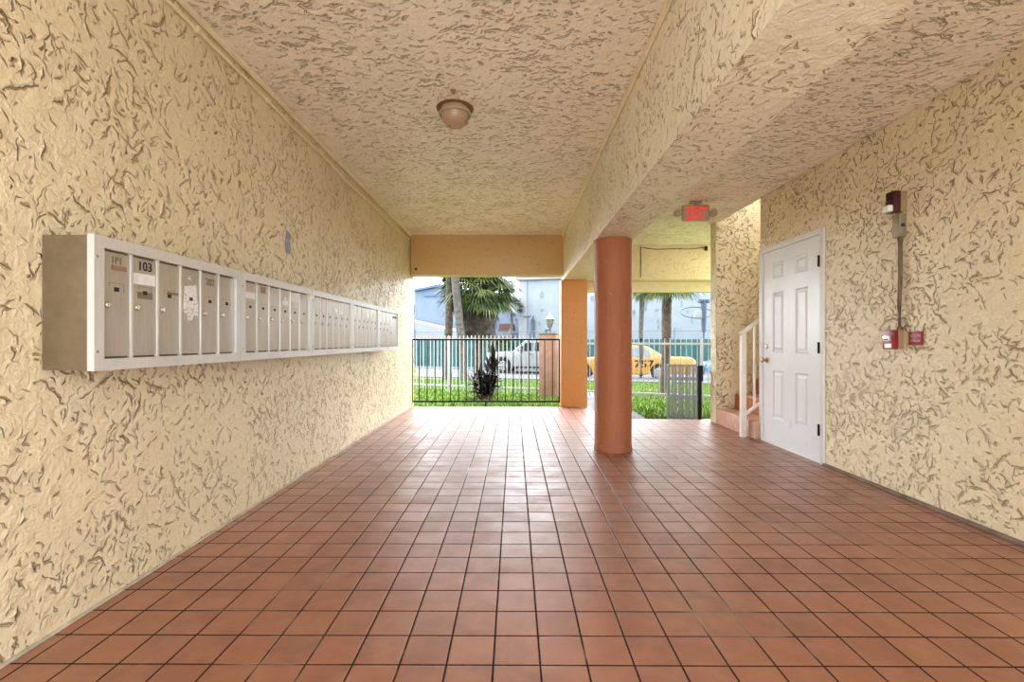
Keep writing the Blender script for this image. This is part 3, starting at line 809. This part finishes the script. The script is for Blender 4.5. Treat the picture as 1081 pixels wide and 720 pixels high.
for x, y, h in stems:
    for k in range(30):
        a = rp.uniform(0, 6.28); z = h * rp.uniform(.15, 1.05)
        blade(m.b, (x * z / h, y * z / h, z), (math.cos(a), math.sin(a), 0), rp.uniform(.15, .75), rp.uniform(.25, .40), rp.uniform(.022, .036), rp.uniform(.3, 1.1))
m.build('foliage', M['tileaf'], tp, smooth=False)
m = MB()
for k in range(16):
    a = rp.uniform(0, 6.28); blade(m.b, (.14 + rp.uniform(-.02, .02), -.02, .48 + .025 * k), (math.cos(a), math.sin(a), 0), rp.uniform(.82, .96), rp.uniform(.24, .34), .042, rp.uniform(0, .2))
m.build('tall_leaf_cluster', M['tileaf2'], tp, smooth=False)
m = MB()
for k in range(4):
    a = rp.uniform(2.4, 3.9); blade(m.b, (.05, -.04, .62 + .03 * k), (math.cos(a), math.sin(a), 0), .8, .24, .035, .2)
m.build('young_leaf', M['tileaf3'], tp, smooth=False)

def fan(b, base, d, L, rp, spread=2.0, n=15, hang=.4):
    d = Vector(d).normalized(); side = d.cross(Vector((0, 0, 1)))
    if side.length < .05: side = Vector((1, 0, 0))
    side.normalize(); nrm = side.cross(d).normalized()
    hub = Vector(base)
    for k in range(n):
        a = (k / (n - 1) - .5) * spread * 1.25
        v = (d * math.cos(a) + side * math.sin(a) + nrm * .12 * math.cos(2 * a)).normalized()
        l = L * (1 - .25 * abs(k / (n - 1) - .5) * 2) * rp.uniform(.85, 1.1); w = L * .036
        t = v.cross(nrm); t.normalize()
        p1 = hub + v * l * .55; v2 = (v + Vector((0, 0, -hang * rp.uniform(.5, 1.4)))).normalized(); p2 = p1 + v2 * l * .5
        q = [b.verts.new(hub - t * w * .3), b.verts.new(hub + t * w * .3), b.verts.new(p1 + t * w), b.verts.new(p1 - t * w), b.verts.new(p2)]
        b.faces.new(q[:4]); b.faces.new((q[3], q[2], q[4]))
def palm(loc, h, lean, r0, r1, crown_r, label, n_green, n_dead, bark='bark', seed=1, low=-.5, group='palms beyond the railing'):
    rp = random.Random(seed)
    t = thing('palm_tree', label, 'palm', loc, 0, group)
    pts = []; rad = []
    for i in range(26):
        f = i / 25
        pts.append((lean[0] * f + .03 * math.sin(f * 5 + seed), lean[1] * f, h * f)); rad.append((r0 + (r1 - r0) * f) * (1 + .05 * (i % 2)) + (.05 * r0 / .1 * max(0, .06 - f) / .06))
    m = MB(); m.tube(pts, rad, 12); m.build('trunk', M[bark], t)
    top = Vector(pts[-1])
    for nm, mt, cnt, lo, hi in (('frond_crown', 'frond', n_green, low, 1.), ('pale_fronds', 'frond2', n_green // 2, low, .9), ('dead_frond_skirt', 'deadfrond', n_dead, -1., -.55)):
        if not cnt: continue
        m = MB()
        for k in range(cnt):
            a = rp.uniform(0, 6.283); e = rp.uniform(lo, hi)
            d = Vector((math.cos(a) * math.sqrt(1 - e * e), math.sin(a) * math.sqrt(1 - e * e), e))
            pl_ = crown_r * rp.uniform(.42, .58)
            if mt == 'deadfrond':
                base = top + Vector((math.cos(a) * r1 * 2, math.sin(a) * r1 * 2, -rp.uniform(0, crown_r * .45)))
                pl_ = crown_r * rp.uniform(.2, .5)
                d = Vector((d.x * rp.uniform(.2, .8), d.y * rp.uniform(.2, .8), d.z - .4)).normalized()
                m.tube([base, base + d * pl_], .012, 4); fan(m.b, base + d * pl_, (d + Vector((0, 0, -.6))).normalized(), crown_r * .42, rp, 1.1, 9, .9)
            else:
                hub = top + d * pl_ + Vector((0, 0, -.05 * crown_r * (1 - e)))
                m.tube([top + d * r1, top + d * pl_ * .5 + Vector((0, 0, .04)), hub], .013, 4)
                fan(m.b, hub, d, crown_r * .52, rp, 2.1, 17, .75)
        m.build(nm, M[mt], t, smooth=False)
    return t
def at(px, y): return (px - 543) / 500 * y
palm((at(506, 18.9), 18.9, gh(at(506, 18.9), 18.9)), 3.75, (-.05, 0), .17, .17, 1.9, 'broad fan palm with a hanging brown skirt behind the ti plant', 130, 110, 'bark', 3, low=-.62)
palm((at(472.6, 17.8), 17.8, gh(at(472.6, 17.8), 17.8)), 6.2, (.08, 0), .14, .15, 1.6, 'slender rough brown palm trunk, leftmost behind the railing', 40, 20, 'bark', 5, low=-.2)
palm((at(490, 17.4), 17.4, gh(at(490, 17.4), 17.4)), 6.6, (-.52, 0), .13, .17, 1.6, 'smooth grey leaning palm trunk just left of the broad fan palm', 40, 20, 'bark2', 8, low=-.2)
palm((at(699.5, 11.3), 11.3, gh(at(699.5, 11.3), 11.3)), 2.95, (.16, 0), .105, .115, 1.0, 'palm with a dark trunk in front of the yellow taxi', 60, 0, 'bark', 13, low=-.75)
palm((at(676, 19.0), 19.0, gh(at(676, 19.0), 19.0)), 4.0, (.10, 0), .085, .10, 1.3, 'thin palm behind the yellow taxi cabin', 50, 0, 'bark2', 21, low=-.7)
palm((at(539.5, 29.5), 31.0, -.5), 3.9, (.05, 0), .10, .09, .95, 'small distant palm beside the pale blue wall', 26, 4, 'bark2', 31, low=-.6)
# low shrubs behind the street
for k, (px, y, r_) in enumerate(((517, 26.2, .75), (531, 26.2, .5))):
    m = MB(); rr = random.Random(40 + k)
    for i in range(260):
        a = rr.uniform(0, 6.28); e = rr.uniform(0, 1); d = Vector((math.cos(a) * math.sqrt(1 - e * e), math.sin(a) * math.sqrt(1 - e * e), e))
        p = Vector((d.x * r_, d.y * r_, 1.15 + d.z * r_ * .9))
        blade(m.b, p, d, .3, .22, .06, .5, 3)
    m.tube([(0, 0, 0), (.03, 0, 1.3)], [.08, .05], 7)
    for a in range(6): m.tube([(0, 0, .9), (math.cos(a) * r_ * .7, math.sin(a) * r_ * .7, 1.35)], [.03, .02], 5)
    tag(m.build('shrub', M['bush'], loc=(at(px, y), y, -.5), smooth=False), ('rounded bright green shrub behind the teal screen fence', 'smaller green shrub next to the red brown roof')[k], 'shrub')

# grass blades near the passage
rg = random.Random(5); m = MB(); b = m.b
cnt = 0
while cnt < 26000:
    y = 6.7 + (rg.random() ** 1.5) * 11; x = rg.uniform(-.26 * y - .3, .48 * y)
    if (y < 7.9 and x < 1.92) or (y < 8.2 and x < -1.6): continue
    if 1.22 < x < 1.92 or dd(x, y) > 18.4: continue
    if abs(x - 2.75) < 1.0 and y < 6.5: continue
    z = gh(x, y) - .005; a = rg.uniform(0, 6.28); h = rg.uniform(.03, .065) * (1 + (y - 7) * .04); w = .004 + .0006 * y
    l = Vector((rg.uniform(-.03, .03), rg.uniform(-.03, .03), h))
    p = Vector((x, y, z)); t_ = Vector((math.cos(a) * w, math.sin(a) * w, 0))
    b.faces.new((b.verts.new(p - t_), b.verts.new(p + t_), b.verts.new(p + l))); cnt += 1
tag(m.build('grass', M['blade'], smooth=False), 'short bright green grass covering the lawn', 'grass', kind='stuff')

# ------------------------------------------------------------------ cars
def arch(xc, r, z0, n=10):
    return [(xc + r * math.cos(math.pi * k / n), z0 + r * math.sin(math.pi * k / n)) for k in range(n + 1)][::-1]
def car(label, loc, rz, paint, hw, lower, cab, belt, roof, windows, wheels, wr_, glass, extras):
    """local x along the car, front at -x; side profile extruded across the width"""
    t = thing('car', label, 'car', loc, rz, 'cars along the street')
    Mx = Matrix(((1, 0, 0, 0), (0, 0, 1, 0), (0, 1, 0, 0), (0, 0, 0, 1)))
    m = MB(); m.prism(lower, Mx, 1, .05, taper=lambda x, z, s_: (1 if s_ else -1) * (hw - .05 * max(0, (.45 - z)) - .07 * max(0, z - .6))); m.build('body', paint, t)
    def hwz(z): return hw - .04 - (z - belt) / (roof - belt) * .17
    m = MB(); m.prism(cab, Mx, 1, .05, taper=lambda x, z, s_: (1 if s_ else -1) * hwz(max(z, belt))); m.build('cabin', paint, t)
    for poly in windows:
        for s_ in (-1, 1):
            m = MB(); m.prism(poly, Mx, 1, 0, taper=lambda x, z, q, s_=s_: s_ * (hwz(z) + (.012 if q else -.02))); m.build('side_window', glass, t)
    for (xa, za), (xb, zb), nm in extras.get('screens', ()):
        m = MB(); vs = []
        nx, nz = (zb - za), -(xb - xa); l = math.hypot(nx, nz); nx, nz = nx / l, nz / l
        if nz < 0: nx, nz = -nx, -nz
        for o in (-.02, .012):
            for (x, z) in ((xa, za), (xb, zb)):
                for s_ in (-1, 1): vs.append(m.b.verts.new((x + nx * o, s_ * (hwz(z) - .09), z + nz * o)))
        for f in ((0, 1, 3, 2), (4, 6, 7, 5), (0, 4, 5, 1), (2, 3, 7, 6), (0, 2, 6, 4), (1, 5, 7, 3)): m.b.faces.new([vs[k] for k in f])
        m.build(nm, glass, t)
    for xw in wheels:
        for s_ in (-1, 1):
            Mw = Matrix.Translation((xw, s_ * (hw - .13), wr_)) @ Matrix.Rotation(R(-90 * s_), 4, 'X')
            m = MB(); m.lathe([(wr_ * .62, -.09), (wr_ * .93, -.10), (wr_, -.06), (wr_, .06), (wr_ * .93, .10), (wr_ * .64, .095), (wr_ * .62, -.09)], n=28, M=Mw); w = m.build('wheel', M['tyre'], t)
            m = MB(); m.lathe([(0, -.02), (wr_ * .62, -.02), (wr_ * .64, .09), (wr_ * .58, .095), (wr_ * .56, .03), (0, .03)], n=28, M=Mw)
            for k in range(6):
                a = 2 * math.pi * k / 6
                m.box(0, wr_ * .6, -.028, .028, .03, .085, bev=.006, M=Mw @ Matrix.Rotation(a, 4, 'Z'))
            m.build('rim', M['rim'], w)
            m = MB(); m.lathe([(0, .086), (wr_ * .16, .086), (wr_ * .14, .1), (0, .104)], n=16, M=Mw); m.build('hub_cap', M['rim'], w)
    for nm, q, mt in extras.get('boxes', ()):
        m = MB(); m.box(*q, bev=.015); m.build(nm, mt, t)
    return t
CR = -math.atan(SL)
def street_pt(px, d):   # point seen along a bearing at distance d across the lawn
    k = (px - 543) / 500; y = d / (1 + SL * k); return k * y, y
# white off-road wagon
x, y = street_pt(519, 24.2)
h = .36
low = [(0, .45), (.02, .95), (.15, 1.02), (1.35, 1.08), (4.55, 1.06), (4.60, .5), (4.5, .36)] + arch(3.72, .44, .36)[::-1] + [(3.2, .32), (1.4, .32)] + arch(.86, .44, .36)[::-1] + [(.3, .36)]
cabp = [(1.30, 1.02), (1.95, 1.60), (2.1, 1.66), (4.3, 1.68), (4.45, 1.62), (4.55, 1.02)]
car('white sport utility car seen side on behind the fences', (x, y, -.5), CR, M['carwhite'], .92, low, cabp, 1.06, 1.68,
    [[(1.62, 1.10), (2.02, 1.50), (2.40, 1.52), (2.40, 1.10)], [(2.50, 1.10), (2.50, 1.52), (3.30, 1.53), (3.30, 1.10)], [(3.42, 1.10), (3.42, 1.53), (4.25, 1.53), (4.30, 1.10)]],
    (.86, 3.72), .37, M['glass'],
    {'screens': [((1.36, 1.09), (1.90, 1.57), 'windshield')],
     'boxes': [('bumper', (-.08, .08, -.86, .86, .40, .60), M['greyslat']), ('bumper', (4.54, 4.70, -.86, .86, .40, .60), M['greyslat']),
               ('headlight', (-.015, .05, -.80, -.50, .70, .88), M['lens']), ('headlight', (-.015, .05, .50, .80, .70, .88), M['lens']),
               ('mirror', (1.75, 1.88, -1.06, -.90, 1.10, 1.24), M['carwhite']), ('mirror', (1.75, 1.88, .90, 1.06, 1.10, 1.24), M['carwhite']),
               ('door_handle', (2.25, 2.42, -.935, -.90, .93, .965), M['black']), ('door_handle', (3.15, 3.32, -.935, -.90, .93, .965), M['black']),
               ('side_step', (1.4, 3.2, -.97, -.85, .27, .34), M['black'])]})
# yellow taxi (rear to the right)
def sedan(label, xr, yr, rz, paint, glass, L=5.2, extra=()):
    low = [(0, .42), (.02, .70), (.20, .80), (1.45, .92), (3.85, .95), (L - .12, .93), (L, .80), (L - .02, .45), (L - .25, .30)] + arch(L - 1.35, .38, .30)[::-1] + [(3.4, .24), (1.3, .24)] + arch(.92, .38, .30)[::-1] + [(.25, .30)]
    cabp = [(1.35, .90), (2.10, 1.34), (2.35, 1.40), (3.25, 1.40), (3.50, 1.36), (4.20, .93)]
    t = car(label, (xr, yr, -.5), rz, paint, .93, low, cabp, .93, 1.40,
        [[(1.75, .97), (2.20, 1.29), (2.72, 1.32), (2.72, .97)], [(2.80, .97), (2.80, 1.32), (3.30, 1.31), (3.52, 1.22), (3.66, .97)]],
        (.92, L - 1.35), .33, glass,
        {'screens': [((1.45, .965), (2.08, 1.325), 'windshield'), ((4.12, .98), (3.54, 1.335), 'rear_window')],
         'boxes': [('bumper', (-.06, .10, -.88, .88, .40, .56), paint), ('bumper', (L - .08, L + .06, -.88, .88, .42, .58), paint),
                   ('tail_light', (L - .10, L + .012, -.86, -.52, .64, .84), M['redlens']), ('tail_light', (L - .10, L + .012, .52, .86, .64, .84), M['redlens']),
                   ('headlight', (-.012, .10, -.84, -.48, .58, .72), M['lens']), ('headlight', (-.012, .10, .48, .84, .58, .72), M['lens']),
                   ('mirror', (1.85, 1.98, -1.06, -.90, .95, 1.08), paint), ('mirror', (1.85, 1.98, .90, 1.06, .95, 1.08), paint),
                   ('door_handle', (2.55, 2.70, -.935, -.90, .80, .83), M['black']), ('door_handle', (3.52, 3.66, -.935, -.90, .80, .83), M['black'])]})
    return t
Lt = 5.3
xr, yr = street_pt(732, 21.3)
ca, sa = math.cos(CR), math.sin(CR)
tx = sedan('yellow taxi with 757 on its side behind the right fence', xr - Lt * ca, yr - Lt * sa, CR, M['caryellow'], M['glassblue'], Lt)
text_obj('fleet_number', '757', .40, M['black'], tx, Matrix.Translation((3.36, -.932, .66)) @ Matrix.Rotation(R(90), 4, 'X') @ Matrix.Diagonal((1.25, 1, 1, 1)), .004, .008)
xb, yb = street_pt(735, 21.3)
xb += .35 * ca; yb += .35 * sa
sedan('bright blue car parked behind the yellow taxi', xb, yb, CR, M['carblue'], M['glassblue'], 4.9)

# ------------------------------------------------------------------ screen fence and buildings across the street
def line_fence(d0, xa, xb, label):
    ya, yb = d0 - SL * xa, d0 - SL * xb; L = math.hypot(xb - xa, yb - ya)
    t = thing('screen_fence', label, 'fence', (xa, ya, -.5), CR)
    m = MB(); b = m.b; n = 160; rows = []
    for i in range(n + 1):
        u = L * i / n; o = .02 * math.sin(u * 5.1) + .012 * math.sin(u * 13)
        rows.append([b.verts.new((u, o - .01, .06)), b.verts.new((u, o - .01, 1.68 + .01 * math.sin(u * 2.3))), b.verts.new((u, o + .01, 1.68 + .01 * math.sin(u * 2.3))), b.verts.new((u, o + .01, .06))])
    for p, q in zip(rows, rows[1:]):
        for k in range(4): b.faces.new((p[k], p[(k + 1) % 4], q[(k + 1) % 4], q[k]))
    m.build('screen', M['teal'], t)
    m = MB(); m.tube([(0, .06, 2.12), (L, .06, 2.12)], .022, 6); m.build('top_rail', M['chain'], t)
    for k in range(int(L / 3) + 1):
        m = MB(); m.cyl((3 * k + .05, .07, 0), (3 * k + .05, .07, 2.28), .035, n=8); m.build('post', M['chain'], t)
    return t
line_fence(27.2, -9, 15, 'teal screened chain link fence across the street')
def rotbox(name, mat, px, d, Lx, Ly, z0, z1, parent=None):
    x, y = street_pt(px, d)
    m = MB(); m.box(0, Lx, 0, Ly, z0, z1, bev=.02); return m, (x, y, 0)
bx, by = street_pt(548, 31.5)
bb = thing('building', 'tall pale blue windowless building across the street', 'building', (bx, by, -.5), CR)
m = MB(); m.box(0, 24, 0, 10, 0, 5.6, bev=.03); m.build('wall', M['bluewall'], bb)
m = MB(); m.box(-.02, .55, -.06, .3, 0, 5.55, bev=.02); m.build('sunlit_strip', M['whitewall'], bb)  # lighter strip added for the sunlit side wall, light put into its colour
m = MB(); m.box(-.2, 24.2, -.2, 10.2, 5.6, 5.85, bev=.03); m.build('parapet', M['whitewall'], bb)
m = MB(); m.tube([(.75, -.12, .4), (.75, -.12, 2.9), (.95, -.12, 3.25)], .09, 8); m.tube([(.35, -.10, 3.2), (.95, -.12, 3.3)], .05, 6); m.build('downpipe', M['bluewall2'], bb)
m = MB(); m.tube([(1.02, -.12, .4), (1.02, -.12, 3.0)], .06, 8); m.build('dark_pipe', M['bluepole'], bb)
rs = random.Random(9)
m = MB()
for k in range(26):
    x0 = rs.uniform(1.3, 11); z0 = rs.uniform(2.4, 5.2); w = rs.uniform(.06, .2); hh = rs.uniform(.1, .5)
    m.prism([(x0 + w * math.cos(a) * rs.uniform(.6, 1), z0 + hh * math.sin(a) * rs.uniform(.6, 1)) for a in [i * .7854 for i in range(8)]], Matrix(((1, 0, 0, 0), (0, 0, 1, -.008), (0, 1, 0, 0), (0, 0, 0, 1))), .01)
m.build('wall_stain', M['stain'], bb)
m = MB(); m.box(1.75, 2.15, -.12, 0, 2.15, 2.35, bev=.03); m.build('wall_bracket', M['bluepole'], bb)
# left blue and white building
bx, by = street_pt(437, 35)
lb = thing('building', 'blue gabled building with a low white annex at far left', 'building', (bx, by, -.5), CR)
m = MB(); m.prism([(0, 0), (0, 5.45), (2.2, 5.75), (9.0, 4.4), (9.0, 0)], Matrix(((1, 0, 0, 0), (0, 0, 1, 0), (0, 1, 0, 0), (0, 0, 0, 1))), 9); m.build('gable_wall', M['bluewall2'], lb)
m = MB(); m.prism([(-.1, 5.45), (2.2, 5.78), (9.1, 4.4), (9.1, 4.58), (2.2, 5.96), (-.1, 5.63)], Matrix(((1, 0, 0, 0), (0, 0, 1, -.3), (0, 1, 0, 0), (0, 0, 0, 1))), 9.6); m.build('roof', M['bluepost'], lb)
m = MB(); m.prism([(-.2, 0), (-.2, 3.35), (6.4, 1.95), (6.4, 0)], Matrix(((1, 0, 0, 0), (0, 0, 1, -3), (0, 1, 0, 0), (0, 0, 0, 1))), 2.9); m.build('annex', M['whitewall'], lb)
m = MB(); m.box(.9, 2.6, -.10, .02, 5.05, 5.25, bev=.02); m.box(2.0, 3.0, -.10, .02, 4.6, 4.72, bev=.02); m.build('wall_vent', M['bluepost'], lb)
x, y = street_pt(436, 22.5)
m = MB(); m.box(-.085, .085, -.085, .085, 0, 4.1, bev=.01)
bp = thing('street_post', 'blue street post at the far left behind the railing', 'post', (x, y, -.5)); m.build('shaft', M['bluepost'], bp)
m = MB(); m.box(-.11, .11, -.13, -.08, 3.05, 3.4, bev=.01); m.box(-.10, .10, -.13, -.08, 1.9, 2.15, bev=.01); m.build('meter_box', M['black'], bp)
bx, by = street_pt(527.5, 33)
rb = thing('shed', 'small shed with a red brown roof behind the teal fence', 'shed', (bx, by, -.5), CR)
m = MB(); m.box(0, .75, 0, 1.0, 0, 2.25, bev=.02); m.build('wall', M['stain'], rb)
m = MB(); m.prism([(-.08, 2.25), (.83, 2.25), (.78, 2.80), (0, 2.80)], Matrix(((1, 0, 0, 0), (0, 0, 1, -.1), (0, 1, 0, 0), (0, 0, 0, 1))), 1.2); m.build('roof', M['roofred'], rb)
# yellow guy-wire guard
gy = thing('guy_wire_guard', 'yellow leaning guy-wire guard at the far left of the lawn', 'guy guard', (at(441, 17.6), 17.6, gh(at(441, 17.6), 17.6)))
m = MB(); m.tube([(0.02, 0, 0), (-.18, 0, .62)], .035, 8); m.build('guard_sleeve', M['yellowpost'], gy)
m = MB(); m.tube([(-.18, 0, .62), (-.55, 0, 1.75)], .008, 5); m.build('wire', M['chain'], gy)
# slate blue light pole with ring bracket
x, y = street_pt(742.5, 24.9)
lp = thing('pole', 'slate blue pole with a ring bracket and flood lamps at far right', 'pole', (x, y, -.5))
m = MB(); m.cyl((0, 0, 0), (0, 0, 2.2), .035, n=10); m.cyl((0, 0, 2.0), (0, 0, 3.4), .09, .14, n=12); m.build('mast', M['bluepole'], lp)
m = MB(); m.tube([(.75 * math.cos(a) - .35, .2 * math.sin(a), 2.93 + .27 * math.sin(a * 1.0)) for a in [i * 2 * math.pi / 24 for i in range(25)]], .022, 6); m.build('ring', M['bluepole'], lp)
m = MB(); m.box(-.42, -.02, -.06, .06, 2.62, 3.05, bev=.02); m.build('board', M['whitewall'], lp)
for k in range(3):
    m = MB(); m.box(-.24 + .17 * k, -.10 + .17 * k, -.1, .1, 3.38, 3.56, bev=.02); m.build('flood_lamp', M['bluepole'], lp)
